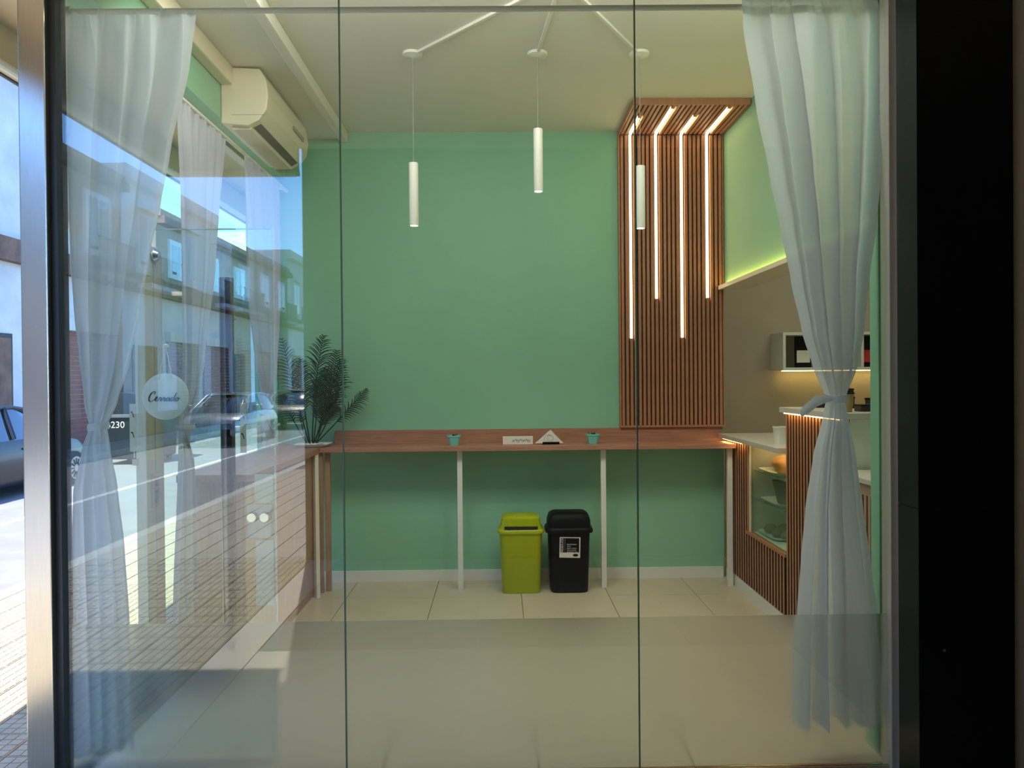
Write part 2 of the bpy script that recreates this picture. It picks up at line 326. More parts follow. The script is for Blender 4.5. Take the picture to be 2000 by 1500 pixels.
# ---------------------------------------------------------------- curtains
def curtain(name, rows, along, fixed, folds, label, mt, amp=.03, phase=0, tie=None, band=None, seed=0, sag=0):
    """rows: (z, a, b) edges; along 'x' or 'y'; fixed = coordinate of the cloth plane"""
    rnd = random.Random(seed); N = 220; K = 110
    zs = [r[0] for r in rows]
    def at(z):
        for i in range(len(rows)-1):
            if rows[i][0] >= z >= rows[i+1][0]:
                t = (rows[i][0]-z)/(rows[i][0]-rows[i+1][0]); t = t*t*(3-2*t)*.4+t*.6
                return rows[i][1]*(1-t)+rows[i+1][1]*t, rows[i][2]*(1-t)+rows[i+1][2]*t
        return rows[-1][1:]
    ph = [(rnd.uniform(0, 6.28), rnd.uniform(.6, 1.3)) for _ in range(8)]
    wmax = max(r[2]-r[1] for r in rows); vs = []; fs = []
    for k in range(K+1):
        z = zs[0]+(zs[-1]-zs[0])*k/K; a, b = at(z); wd = b-a; tt = abs(z-tie)
        near = math.exp(-(tt/.10)**2)
        for i in range(N+1):
            u = i/N
            uu = u+.018*math.sin(u*6.283*3+ph[0][0])+.01*math.sin(u*6.283*7+ph[1][0]+z*.8)
            f = math.sin(uu*6.283*folds+phase)+.45*math.sin(uu*6.283*folds*.53+ph[2][0]+z*.35)+.16*math.sin(uu*6.283*folds*2.1+ph[3][0]-z*.5)
            top = max(0, 1-(zs[0]-z)/.12)
            A = amp*(.55+.7*min(1, (zs[0]-z)/.5))*(.55+.45*wd/wmax)*(1-.72*near)
            d = f*A
            if top > 0: d = d*(1-top*.6)+.006*math.sin(uu*6.283*folds*3.3)*top
            c = 2*u-1
            d += -near*math.sqrt(max(0, 1-c*c))*wd*.38                 # gathered bundle is round
            p = a+wd*u+.006*math.sin(uu*6.283*folds*1.3+ph[4][0]+z*2)*min(1, u*8, (1-u)*8)*(1-near)
            zz = z
            if k > K*.9: zz += sag*(u-.5)*(k/K-.9)*10+.008*math.sin(u*23+ph[5][0])*(k/K-.9)*10
            vs.append((p, fixed+d, zz) if along == 'x' else (fixed+d*1.0, p, zz))
    for k in range(K):
        fs += [(k*(N+1)+i, k*(N+1)+i+1, (k+1)*(N+1)+i+1, (k+1)*(N+1)+i) for i in range(N)]
    root = thing(name, label, 'curtain')
    me = bpy.data.meshes.new('cloth'); me.from_pydata(vs, [], fs); me.materials.append(mt)
    for p in me.polygons: p.use_smooth = True
    o = bpy.data.objects.new('cloth', me); C.objects.link(o); o.parent = root
    a, b = at(tie); cx, wd = (a+b)/2, (b-a); dd = wd*.38
    m = MB(); n = 28; vs = []; fs = []
    for k in range(n):
        t = 2*math.pi*k/n
        for zz in (-.014, -.006, .006, .014):
            rr = 1.06 if abs(zz) < .01 else 1.0
            px = cx+math.cos(t)*(wd/2+.004)*rr; py = fixed-dd*.3+math.sin(t)*(dd+.016)*rr
            vs.append((px, py, tie+zz+.004*math.cos(t)) if along == 'x' else (py, px, tie+zz))
    for k in range(n):
        for q in range(3): fs.append((k*4+q, ((k+1) % n)*4+q, ((k+1) % n)*4+q+1, k*4+q+1))
    m.add(vs, fs).build('tie_band', mt, root, True)
    return root, cx, wd
def rowsx(l): return [(1.5-(y-738)/500, (a-975)/500, (b-975)/500) for y, a, b in l]
LR = [(22, 128, 396), (60, 130, 394), (130, 133, 386), (300, 137, 348), (400, 140, 328), (500, 143, 305), (600, 149, 286), (700, 160, 263), (775, 172, 240), (825, 184, 216), (870, 167, 224), (950, 146, 238), (1050, 142, 250), (1200, 142, 258), (1330, 142, 264), (1452, 142, 266)]
RR = [(6, 1452, 1712), (60, 1456, 1726), (200, 1480, 1724), (350, 1508, 1712), (450, 1528, 1703), (550, 1547, 1690), (650, 1568, 1680), (720, 1588, 1668), (785, 1611, 1646), (830, 1604, 1652), (900, 1588, 1664), (1000, 1573, 1677), (1100, 1564, 1691), (1200, 1556, 1704), (1320, 1552, 1714), (1424, 1549, 1722)]
curtain('curtain', rowsx(LR), 'x', 3.0, 4.6, 'white voile curtain gathered with a band at the left end of the front window', M['curtain'], .036, 1.0, 1.5-(825-738)/500, seed=3, sag=.04)
c2, cx2, _ = curtain('curtain', rowsx(RR), 'x', 3.0-.035, 4.2, 'white voile curtain tied with a loose tail at the right end of the front window', M['curtain'], .034, 2.2, 1.5-(785-738)/500, seed=8)
m = MB(); pts = [(1.283, 2.93, 1.408), (1.25, 2.92, 1.412), (1.21, 2.915, 1.400), (1.175, 2.915, 1.372), (1.15, 2.915, 1.352)]
vs = []; fs = []
for i, p in enumerate(pts):
    hw = (.008, .016, .019, .018, .013)[i]
    vs += [(p[0]-.3*hw, p[1], p[2]+hw), (p[0], p[1]-.008, p[2]), (p[0]+.3*hw, p[1], p[2]-hw), (p[0], p[1]+.008, p[2])]
for i in range(len(pts)-1):
    fs += [(i*4+k, i*4+(k+1) % 4, (i+1)*4+(k+1) % 4, (i+1)*4+k) for k in range(4)]
fs += [(0, 1, 2, 3), tuple(range(len(vs)-4, len(vs)))]
m.add(vs, fs).build('tie_tail', M['curtain'], c2, True)
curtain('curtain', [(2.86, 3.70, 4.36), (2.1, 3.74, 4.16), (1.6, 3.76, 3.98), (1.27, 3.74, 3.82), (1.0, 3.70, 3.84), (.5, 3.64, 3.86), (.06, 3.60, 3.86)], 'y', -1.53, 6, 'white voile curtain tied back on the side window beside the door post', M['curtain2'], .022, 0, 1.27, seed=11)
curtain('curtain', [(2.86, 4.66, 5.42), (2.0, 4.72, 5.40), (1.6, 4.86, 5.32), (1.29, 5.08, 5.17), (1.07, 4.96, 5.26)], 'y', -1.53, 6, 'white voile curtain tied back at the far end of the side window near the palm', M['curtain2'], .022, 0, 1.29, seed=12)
t = thing('curtain_rod', 'thin white curtain rod across the top of the front window', 'curtain rod')
MB().tube([(-1.64, 3.0, 2.925), (1.47, 3.0, 2.945)], .011, 12).build('rod', M['white'], t, True)
MB().tube([(-1.655, 3.0, 2.925), (-1.635, 3.0, 2.925)], .02, 12).build('end_cap', M['white'], t, True)
MB().tube([(1.465, 3.0, 2.945), (1.487, 3.0, 2.945)], .02, 12).build('end_cap', M['white'], t, True)
t = thing('curtain_rod', 'white curtain rod above the left side window', 'curtain rod')
MB().tube([(-1.53, 3.68, 2.87), (-1.53, 5.62, 2.87)], .011, 12).build('rod', M['white'], t, True)
for y in (3.7, 5.58): MB().tube([(-1.53, y, 2.87), (LX, y, 2.9)], .008, 8).build('bracket', M['white'], t, True)

# ---------------------------------------------------------------- air conditioner
ac = thing('air_conditioner', 'cream split air conditioner high on the left wall', 'air conditioner')
AX = -1.559
pr = [(0, 2.955), (.10, 2.94), (.18, 2.972), (.235, 3.03), (.25, 3.11), (.235, 3.20), (.19, 3.262), (.03, 3.268), (0, 3.268)]
pr = [(a*1.0, b) for a, b in pr]
MB().prism([(AX+.072+a*.78 if a > 0 else AX, b) for a, b in pr], 'y', 4.38, 5.30).build('housing', M['plastic'], ac, False, .008)
MB().prism([(AX+.165, 2.946), (AX+.212, 2.972), (AX+.209, 2.978), (AX+.162, 2.952)], 'y', 4.44, 5.24).build('outlet_slot', M['steeld'], ac)
MB().prism([(AX+.05, 2.930), (AX+.155, 2.930), (AX+.162, 2.944), (AX+.05, 2.952)], 'y', 4.42, 5.26).build('louvre', M['plastic'], ac)
MB().prism([(AX+.266, 3.085), (AX+.2705, 3.085), (AX+.2725, 3.11), (AX+.268, 3.11)], 'y', 4.90, 5.16).build('display_strip', M['grey'], ac)
MB().box(AX+.06, AX+.25, 4.3792, 4.3803, 3.0, 3.003).build('side_seam', M['grey'], ac)

# ---------------------------------------------------------------- slatted feature panel
sp = thing('slat_panel', 'slatted wood panel climbing the back wall and folding onto the ceiling', 'wall panel')
X0, X1 = .903, 1.66; NS = 24; st = (X1-X0)/NS; YS = 5.03; SB = 1.14
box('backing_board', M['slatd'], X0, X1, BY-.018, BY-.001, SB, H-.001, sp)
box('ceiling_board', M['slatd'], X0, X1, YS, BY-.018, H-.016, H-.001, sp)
box('edge_strip', M['slat'], X0-.012, X0, BY-.04, BY-.001, SB, H-.001, sp)
box('edge_strip', M['slat'], X1, X1+.008, BY-.04, BY-.001, SB, H-.001, sp)
box('edge_strip', M['slat'], X0-.012, X0, YS, BY-.04, H-.042, H-.001, sp)
box('edge_strip', M['slat'], X1, X1+.003, YS, BY-.04, H-.042, H-.001, sp)
box('edge_strip', M['slat'], X0-.012, X1+.003, YS-.012, YS, H-.042, H-.001, sp)
box('edge_strip', M['slat'], X0-.012, X1+.008, BY-.045, BY-.001, SB-.015, SB, sp)
vm = MB().box(-st*.32, st*.32, -.011, .011, 0, H-.04-SB).mesh('slat', M['slat'], bev=.002)
hm = MB().box(-st*.32, st*.32, 0, BY-.05-YS, -.011, .011).mesh('ceiling_slat', M['slat'], bev=.002)
leds = {2: (.49, .20), 8: (.77, .42), 14: (.50, .20), 20: (.77, .42)}
for i in range(NS):
    x = X0+st*(i+.5)
    if i in leds: continue
    piece('slat', vm, sp, (x, BY-.029, SB)); piece('slat', hm, sp, (x, YS, H-.027))
for i, (dz, dy) in leds.items():
    x = X0+st*(i+.5); zb = 1.5-({2: 663, 8: 586, 14: 662, 20: 585}[i]-738)*.0038; ye = {2: 5.30, 8: 5.12, 14: 5.28, 20: 5.12}[i]
    a = box('led_line', M['led'], x-.0075, x+.0075, BY-.036, BY-.018, zb, H-.03, sp)
    b = box('led_line', M['led'], x-.0075, x+.0075, ye, BY-.04, H-.036, H-.016, sp)
    for n_, q in (('slat', 0),):
        piece('slat', MB().box(-st*.32, st*.32, -.011, .011, 0, zb-SB-.005).mesh('short_slat', M['slat']), sp, (x, BY-.029, SB))
        piece('slat', MB().box(-st*.32, st*.32, 0, ye-YS-.005, -.011, .011).mesh('short_slat', M['slat']), sp, (x, YS, H-.027))

# ---------------------------------------------------------------- pendants
def pendant(x, y, zb, label, cond):
    t = thing('pendant_lamp', label, 'lamp', (x, y, zb), 'white tube pendants')
    MB().lathe([(.001, .35), (.026, .35), (.026, .003), (.0245, 0), (.022, 0), (.022, .02), (.001, .02)], n=28).build('tube_shade', M['white'], t, True)
    MB().lathe([(.001, .006), (.0215, .006), (.0215, .012), (.001, .012)], n=20).build('lens', M['ledw'], t)
    MB().tube([(0, 0, .35), (0, 0, H-zb-.02)], .0016, 6).build('cord', M['grey'], t)
    MB().lathe([(.001, H-zb), (.057, H-zb), (.055, H-zb-.014), (.02, H-zb-.022), (.001, H-zb-.024)], n=28).build('ceiling_rose', M['white'], t, True)
    l = bpy.data.lights.new('pendant_spot', 'SPOT'); l.energy = 16; l.spot_size = R(120); l.spot_blend = .7; l.color = (1, .95, .87); l.shadow_soft_size = .02
    o = bpy.data.objects.new('pendant_spot', l); C.objects.link(o); o.location = (x, y, zb-.01)
PY = 4.32
J = (.30, 3.50)
P = [(-.469, 2.357), (.230, 2.545), (.805, 2.335)]
for (x, zb), lb in zip(P, ('white tube pendant hanging left, in front of the green wall', 'white tube pendant hanging highest, in the middle of the three', 'white tube pendant hanging in front of the slatted wood panel')):
    pendant(x, PY, zb, lb, None)
    zb = zb
for (x, zb), lb in zip(P, ('white cable conduit on the ceiling leading to the left pendant', 'white cable conduit on the ceiling leading to the middle pendant', 'white cable conduit on the ceiling leading to the right pendant')):
    d = Vector((J[0]-x, J[1]-PY, 0)); L = d.length-.04; d.normalize()
    o = MB().box(0, L, -.009, .009, H-.016, H-.0005).build('cable_conduit', M['ceil'], bev=.002); o.location = (x+d.x*.055, PY+d.y*.055, 0); o.rotation_euler.z = math.atan2(d.y, d.x)
    o.scale.x = (L-.055)/L; tag(o, lb, 'conduit', 'ceiling conduits')

# ---------------------------------------------------------------- counters
t = thing('wall_counter', 'long narrow wooden bar counter along the green back wall', 'counter')
box('worktop', M['wood'], -1.255, 1.66, 5.37, BY-.001, .990, 1.022, t, .002)
box('backsplash', M['wood'], -1.215, 1.655, BY-.022, BY-.001, 1.022, 1.122, t, .001)
for x, mt in ((-.285, 'white'), (.735, 'white'), (1.64, 'white'), (-1.22, 'woodv')):
    l = box('leg', M[mt], x-.018, x+.018, 5.44, 5.475, 0, .990, t, .002)
    if mt == 'woodv': l['label'] = 'wooden leg'
t = thing('side_counter', 'wooden bar counter under the left side window', 'counter')
box('worktop', M['woody'], LX+.005, -1.257, 3.90, BY-.001, .985, 1.022, t, .002)
box('end_panel', M['woodv'], -1.58, -1.30, 3.93, 3.95, 0, .985, t, .001)
box('front_panel', M['woodv'], -1.325, -1.30, 3.95, 5.40, 0, .985, t)
box('corner_panel', M['woodv'], -1.335, -1.245, 5.40, 5.43, 0, .985, t, .001)
MB().tube([(-1.275, 5.33, .985), (-1.262, 5.29, 0)], .02, 4).build('leg', M['white'], t)
# pots and small things
def pot(x, y, label):
    t = thing('plant_pot', label, 'plant pot', (x, y, 1.022), 'small teal pots')
    MB().lathe([(.001, 0), (.032, 0), (.046, .058), (.05, .060), (.05, .070), (.044, .070), (.042, .055), (.001, .055)], n=28, sq=1.6).build('pot', M['teal'], t, True)
    b = MB(); rnd = random.Random(int(x*100))
    for k in range(22):
        a = rnd.uniform(0, 6.28); r = rnd.uniform(0, .036); z = .058+rnd.uniform(0, .014); c = Vector((r*math.cos(a), r*math.sin(a), z)); e = Vector((math.cos(a)*.014, math.sin(a)*.014, .012)); n = Vector((-math.sin(a)*.006, math.cos(a)*.006, 0))
        b.add([c, c+e*.5+n, c+e, c+e*.5-n], [(0, 1, 2, 3)])
    o = b.build('succulent', M['leaf'], t)
pot(-.327, 5.50, 'small teal square pot toward the left of the back counter')
pot(.668, 5.50, 'small teal square pot right of the folded napkins on the back counter')
t = thing('lettered_box', 'small white box with printed lettering on the back counter', 'box', (.130, 5.53, 1.022))
MB().box(-.108, .108, -.02, .02, 0, .056).build('box_body', M['paper'], t, bev=.001)
text('lettering', 'n*tc*m*tc', .034, M['ink'], t, (.026, -.0207, .026), ext=.0004, sx=.95)
t = thing('napkin_stack', 'triangular napkins with a line print in a dark holder on the back counter', 'napkins', (.352, 5.50, 1.022))
for k in range(5):
    MB().prism([(-.100+.004*k, .008), (.105-.003*k, .008), (.010+.003*k, .104-.002*k)], 'y', -.016+k*.007, -.011+k*.007).build('napkin', M['paper'], t)
MB().box(-.045, .075, -.022, .024, 0, .010).box(-.045, .075, -.022, -.019, 0, .018).build('holder', M['black'], t)
def ringm(cx, cz, r, y):
    return MB().tube([(cx+r*math.cos(a*.3), y, cz+r*.9*math.sin(a*.3)) for a in range(0, 22)], .0009, 5, False)
ringm(.008, .045, .022, -.017).build('print_circle', M['grey'], t)
ringm(-.002, .040, .032, -.017).build('print_circle', M['grey'], t)

# bins
def taper(prof, c=(0, 0, 0), n=40, sx=1, sy=1): return MB().lathe(prof, c, n, sx, sy, sq=3.2)
t = thing('trash_bin', 'lime green swing-top trash bin under the back counter', 'trash bin', (.143, 5.42, 0))
taper([(.001, 0), (.128, 0), (.134, .01), (.150, .42), (.152, .425), (.001, .425)], sy=.78).build('bin_body', M['lime'], t, True)
taper([(.150, .418), (.162, .420), (.164, .432), (.158, .445), (.150, .449), (.142, .47), (.132, .52), (.110, .535), (.001, .540)], sy=.78).build('lid', M['lime'], t, True)
MB().prism([(-.115, .452), (-.09, .447), (.09, .447), (.115, .452), (.116, .470), (-.116, .470)], 'y', -.121, -.09).build('lid_gap', M['limed'], t)
MB().prism([(-.118, .468), (.114, .464), (.108, .525), (-.108, .525)], 'y', -.1165, -.08).build('flap', M['lime'], t, bev=.005)
MB().lathe([(.001, 0), (.024, 0), (.024, .002), (.001, .002)], n=20, sx=1, sy=.45).build('badge', M['limed'], t).matrix_world = Matrix.Translation((.143-.005, 5.42-.1185, .285)) @ Matrix.Rotation(R(90), 4, 'X')
t = thing('trash_bin', 'black trash bin with a printed label, beside the lime green one', 'trash bin', (.480, 5.42, 0))
taper([(.001, 0), (.126, 0), (.132, .01), (.146, .42), (.148, .425), (.001, .425)], sy=.78).build('bin_body', M['black'], t, True)
taper([(.148, .415), (.166, .42), (.168, .435), (.162, .45), (.152, .456), (.150, .50), (.138, .538), (.118, .552), (.001, .556)], sy=.78).build('lid', M['black'], t, True)
lb = box('label_sheet', M['paper'], -.074, .070, -.1155, -.1135, .250, .392, t); lb.rotation_euler.y = R(1.5)
q = MB().box(-.066, .064, -.0008, 0, .036, .136).build('label_panel', M['black'], lb); q.location = (0, -.0006, 0)
text('print', 'RESIDUOS', .026, M['paper'], lb, (-.054, -.0024, .086), rot=(R(90), R(-90), 0), ext=.0003, sx=.82)
for k, (s_, wd) in enumerate((('aprovechables', 1), ('vidrio', 1), ('papel y carton', 1), ('otros envases', 1), ('organicos, resto', 1))):
    text('print', s_, .0125, M['paper'], lb, (-.022, -.0024, .093-.013*k), ext=.0003, align='LEFT', sx=.95)
MB().box(-.036, -.034, -.0018, -.001, .04, .132).build('print_rule', M['grey'], lb)
MB().lathe([(.001, 0), (.019, 0), (.019, .001), (.001, .001)], n=20, sy=.5).build('print_badge', M['black'], lb).matrix_basis = Matrix.Translation((.040, -.0008, .018)) @ Matrix.Rotation(R(90), 4, 'X')

# ---------------------------------------------------------------- palm in the corner
t = thing('potted_palm', 'dark green palm in white pebbles in the corner where the counters meet', 'plant', (-1.33, 5.5, 1.022))
MB().lathe([(.001, 0), (.10, 0), (.125, .022), (.118, .022), (.10, .012), (.001, .012)], n=28, sq=3).build('tray', M['white'], t, True)
b = MB(); rnd = random.Random(5)
for k in range(110):
    a = rnd.uniform(0, 6.28); r = .105*math.sqrt(rnd.random()); z = .018+.012*(1-r/.11)*rnd.random(); q = rnd.uniform(.006, .011)
    b.lathe([(.001, -q*.6), (q, 0), (.001, q*.6)], (r*math.cos(a), r*math.sin(a), z), 5)
o = b.build('pebbles', M['pebble'], t); o['kind'] = 'stuff'
def frond(base, tip, bend, n, wid, seed, stemfrac=.38, plane=0.0):
    rnd = random.Random(seed); b = MB(); B, T = Vector(base), Vector(tip); mid = (B+T)/2+Vector(bend)
    pt = lambda s: B*(1-s)**2+mid*2*s*(1-s)+T*s*s
    b.tube([pt(i/14) for i in range(15)], [.0045*(1-.75*i/14)+.0008 for i in range(15)], 6)
    view = Vector((math.sin(plane), -math.cos(plane), .15)).normalized()
    for i in range(n):
        s = stemfrac+(1-stemfrac)*(i/(n-1)); p = pt(s); d = (pt(min(1, s+.02))-pt(s-.02)).normalized(); side = d.cross(view).normalized()
        q = (i/(n-1)); L = wid*(math.sin(math.pi*min(1, q*.8+.16))**.7)*rnd.uniform(.85, 1.1)
        for sg in (-1, 1):
            dr_ = (side*sg*.8+d*.75+view*rnd.uniform(-.3, .35)).normalized(); droop = Vector((0, 0, -1))
            hw = .0058; ax = dr_.cross(view).normalized()
            vs = []
            for j in range(5):
                u = j/4; c = p+dr_*L*u+droop*L*.38*u*u; ww = hw*(1-u)**.6*(1 if j else .5)
                vs += [c+ax*ww, c-ax*ww]
            b.add(vs, [(2*j, 2*j+1, 2*j+3, 2*j+2) for j in range(4)])
    return b
def RL(px, py, y=5.5): k = y/1500; return ((px-975)*k+1.33, y-5.5, 1.5-(py-738)*k-1.022)
FR = [(RL(598, 862), RL(554, 660), (.0, 0, .02), 20, .10), (RL(610, 862), RL(634, 655, 5.45), (-.03, 0, .05), 26, .14), (RL(612, 862), RL(660, 684, 5.4), (.06, 0, -.03), 26, .12),
      (RL(616, 862), RL(667, 700, 5.5), (.09, 0, -.02), 24, .10), (RL(618, 862), RL(716, 758, 5.55), (.03, 0, .02), 20, .075), (RL(606, 862), RL(590, 700, 5.42), (-.03, 0, .05), 24, .11),
      (RL(620, 862), RL(654, 786, 5.42), (-.03, 0, .05), 18, .09), (RL(604, 862), RL(580, 760, 5.4), (-.02, 0, .04), 16, .08), (RL(600, 862), RL(553, 768, 5.5), (-.06, 0, .07), 16, .07),
      (RL(612, 862), RL(622, 740, 5.38), (.02, 0, .02), 22, .10), (RL(614, 862), RL(640, 720, 5.52), (.05, 0, .0), 24, .11)]
for k, (a, c, bd, n, wd) in enumerate(FR): frond(a, c, bd, n, wd*1.4, k, plane=random.uniform(-.7, .7)).build('frond', M['leaf'], t)

# ---------------------------------------------------------------- display counter (serving side)
dc = thing('display_counter', 'serving counter with slatted wood front and a lit glass food case', 'counter')
TZ = 1.075; CY0, CY1 = 4.462, 5.62
box('worktop', M['stone'], RX-.05, 2.32, CY0, BY-.03, TZ-.03, TZ, dc, .002)
box('plinth', M['white'], RX+.004, RX+.03, CY0, 5.36, 0, .08, dc)
box('plinth', M['white'], RX+.004, RX+.03, 5.36, 5.66, 0, .08, dc)
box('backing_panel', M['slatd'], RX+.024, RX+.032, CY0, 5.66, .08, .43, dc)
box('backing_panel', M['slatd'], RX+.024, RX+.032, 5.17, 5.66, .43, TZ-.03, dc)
k = 0; y = 5.655
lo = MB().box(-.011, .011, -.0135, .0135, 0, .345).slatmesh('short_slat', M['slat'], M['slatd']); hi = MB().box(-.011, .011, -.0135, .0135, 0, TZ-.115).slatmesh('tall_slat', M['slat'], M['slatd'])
while y > CY0+.01:
    if y > 5.18: piece('slat', hi, dc, (RX+.012, y, .085))
    else: piece('slat', lo, dc, (RX+.012, y, .085))
    y -= .050
box('case_trim', M['slat'], RX, RX+.03, 5.135, 5.17, .43, TZ-.03, dc)
box('case_trim', M['slat'], RX-.006, RX+.03, CY0, 5.17, .432, .452, dc)
box('case_frame', M['plastic'], RX+.004, RX+.016, 5.115, 5.135, .452, TZ-.03, dc)
box('glass_front', M['case'], RX+.010, RX+.014, CY0, 5.115, .452, TZ-.03, dc)
box('case_floor', M['white'], RX+.03, 2.2, CY0, 5.16, .43, .452, dc)
box('case_back', M['beige'], 2.2, 2.22, CY0, 5.17, .08, TZ-.03, dc)
box('case_end', M['beige'], RX+.032, 2.2, 5.14, 5.16, .452, TZ-.03, dc)
box('glass_shelf', M['case'], RX+.04, 2.19, CY0, 5.13, .862, .868, dc); box('glass_shelf', M['case'], RX+.04, 2.19, CY0, 5.13, .672, .678, dc)
for z in (.862, .672): box('shelf_edge', M['edge'], RX+.038, RX+.04, CY0, 5.13, z, z+.006, dc)
box('led_line', M['ledc'], RX-.03, RX-.018, 5.18, 5.62, TZ-.036, TZ-.031, dc)
box('led_line', M['ledc'], RX+.10, RX+.115, 4.6, 5.1, TZ-.036, TZ-.031, dc)
def tray(x, y, z, lab):
    t = thing('serving_tray', lab, 'tray', (x, y, z))
    MB().lathe([(.001, 0), (.10, 0), (.125, .018), (.13, .020), (.12, .014), (.1, .005), (.001, .005)], n=28, sq=3, sx=1, sy=1.35).build('tray', M['white'], t, True)
def lump(name, lab, cat, x, y, z, sx, sy, sz, m, seed, group=None, rz=0):
    rnd = random.Random(seed); b = MB(); pr = [(math.sin(math.pi*i/9)+.001, -math.cos(math.pi*i/9)) for i in range(10)]
    b.lathe([(r, zz*(.75 if zz < 0 else 1)) for r, zz in pr], n=18); ph = [rnd.uniform(0, 6) for _ in range(4)]
    b.v = [(v[0]*sx*(1+.08*math.sin(v[2]*4+ph[0])), v[1]*sy*(1+.06*math.sin(v[0]*5+ph[1])), (v[2]*(1+.07*math.sin(v[0]*6+v[1]*5+ph[2]))+.70)*sz) for v in b.v]
    o = b.build(name, m, None, True, loc=(x, y, z)); o.rotation_euler.z = rz; return tag(o, lab, cat, group)
tray(1.84, 4.93, .868, 'white oval tray under the loaves on the top shelf of the case')
lump('bread_loaf', 'round golden loaf at the back of the top shelf in the glass case', 'bread', 1.86, 5.00, .874, .07, .10, .062, M['bread'], 1)
lump('bread_loaf', 'pale crusty loaf at the front of the top shelf in the glass case', 'bread', 1.80, 4.85, .874, .055, .07, .055, M['bread'], 2)
tray(1.84, 4.90, .678, 'white oval tray on the middle shelf of the case')
o = MB().lathe([(.001, 0), (.055, 0), (.085, .14), (.088, .145), (.078, .145), (.05, .02), (.001, .02)], n=24).build('serving_bowl', M['bowl'], None, True, loc=(1.825, 4.86, .684)); tag(o, 'dark brown tapered bowl on the middle shelf of the case', 'bowl')
tray(1.84, 4.95, .452, 'white oval tray of pastries on the floor of the glass case')
for k, (x, y, wh) in enumerate(((1.79, 5.05, 'at the far left end'), (1.88, 5.03, 'behind the far left one'), (1.80, 4.92, 'middle of the front row'), (1.90, 4.90, 'middle of the back row'), (1.82, 4.80, 'nearest the tall bar'))):
    lump('pastry', 'dark pastry on the bottom tray of the case, '+wh, 'pastry', x, y, .46, .043, .055, .035, M['bread2'], 10+k, 'pastries at the bottom of the case', k)
o = MB().lathe([(.001, 0), (.036, 0), (.042, .095), (.046, .10), (.046, .106), (.038, .106), (.034, .01), (.001, .01)], n=24, sq=2).build('food_tub', M['white'], None, True, loc=(1.755, 4.76, TZ)); tag(o, 'white tub standing on the serving counter beside the tall slatted bar', 'tub')

# ---------------------------------------------------------------- tall bar
tb = thing('tall_bar', 'tall service bar with slatted wood side, glowing strip and pale top', 'counter')
B0, B1 = 3.70, 4.455; BZ = 1.315
box('worktop', M['stone'], RX-.03, 2.9, B0-.03, B1+.02, BZ-.03, BZ, tb, .002)
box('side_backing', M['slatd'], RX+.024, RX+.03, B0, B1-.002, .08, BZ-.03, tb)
box('carcass', M['white'], RX+.03, 2.85, B0, B1-.01, 0, BZ-.03, tb)
box('plinth', M['white'], RX+.004, RX+.03, B0, B1-.002, 0, .08, tb)
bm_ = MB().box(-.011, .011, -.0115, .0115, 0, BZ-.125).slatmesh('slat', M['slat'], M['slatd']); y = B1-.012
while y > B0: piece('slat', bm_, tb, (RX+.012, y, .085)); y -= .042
box('led_line', M['ledc'], RX-.018, RX-.008, B0, B1-.02, BZ-.036, BZ-.031, tb)
lc = thing('low_counter', 'low white-topped counter with spaced wooden slats at the right', 'counter')
box('worktop', M['stone'], 1.60, 2.9, 3.08, B0-.032, 1.02, 1.042, lc, .002)
box('front_rail', M['woodv'], 1.62, 1.64, 3.10, B0-.035, .965, 1.02, lc)
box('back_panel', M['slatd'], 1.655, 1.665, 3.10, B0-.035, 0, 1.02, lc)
for k in range(15): box('slat', M['woodv'], 1.62, 1.64, 3.105+k*.038, 3.124+k*.038, 0, .965, lc)
# goods on the bar
def carton(x, y, z, w_, d_, h_, lab, group='dark cartons on the bar'):
    t = thing('carton', lab, 'box', (x, y, z), group); MB().box(-w_/2, w_/2, -d_/2, d_/2, 0, h_*.8).build('box_body', M['dbox'], t, bev=.001); MB().box(-w_/2-.002, w_/2+.002, -d_/2-.002, d_/2+.002, h_*.8, h_).build('lid', M['black'], t, bev=.001)
carton(1.83, 4.36, BZ, .07, .08, .045, 'small dark carton at the left end of the bar goods')
carton(1.915, 4.25, BZ, .09, .09, .065, 'dark carton behind the curtain knot on the bar')
carton(1.915, 4.25, BZ+.065, .085, .08, .045, 'dark carton stacked on another behind the curtain knot')
carton(2.04, 4.10, BZ, .10, .09, .06, 'low dark carton next to the paper cup')
carton(1.86, 3.86, BZ, .09, .08, .035, 'low dark carton at the right end of the bar')
t = thing('paper_cup', 'tan takeaway cup with a dark lid on the bar behind the curtain', 'cup', (1.725, 3.79, BZ))
MB().lathe([(.001, 0), (.026, 0), (.036, .09), (.001, .09)], n=24).build('cup', M['cup'], t, True)
MB().lathe([(.001, .09), (.038, .09), (.038, .097), (.034, .101), (.032, .110), (.001, .110)], n=24).build('lid', M['black'], t, True)
MB().lathe([(.0285, .025), (.0295, .025), (.0340, .062), (.0330, .062)], n=24).build('sleeve', M['cup'], t, True)
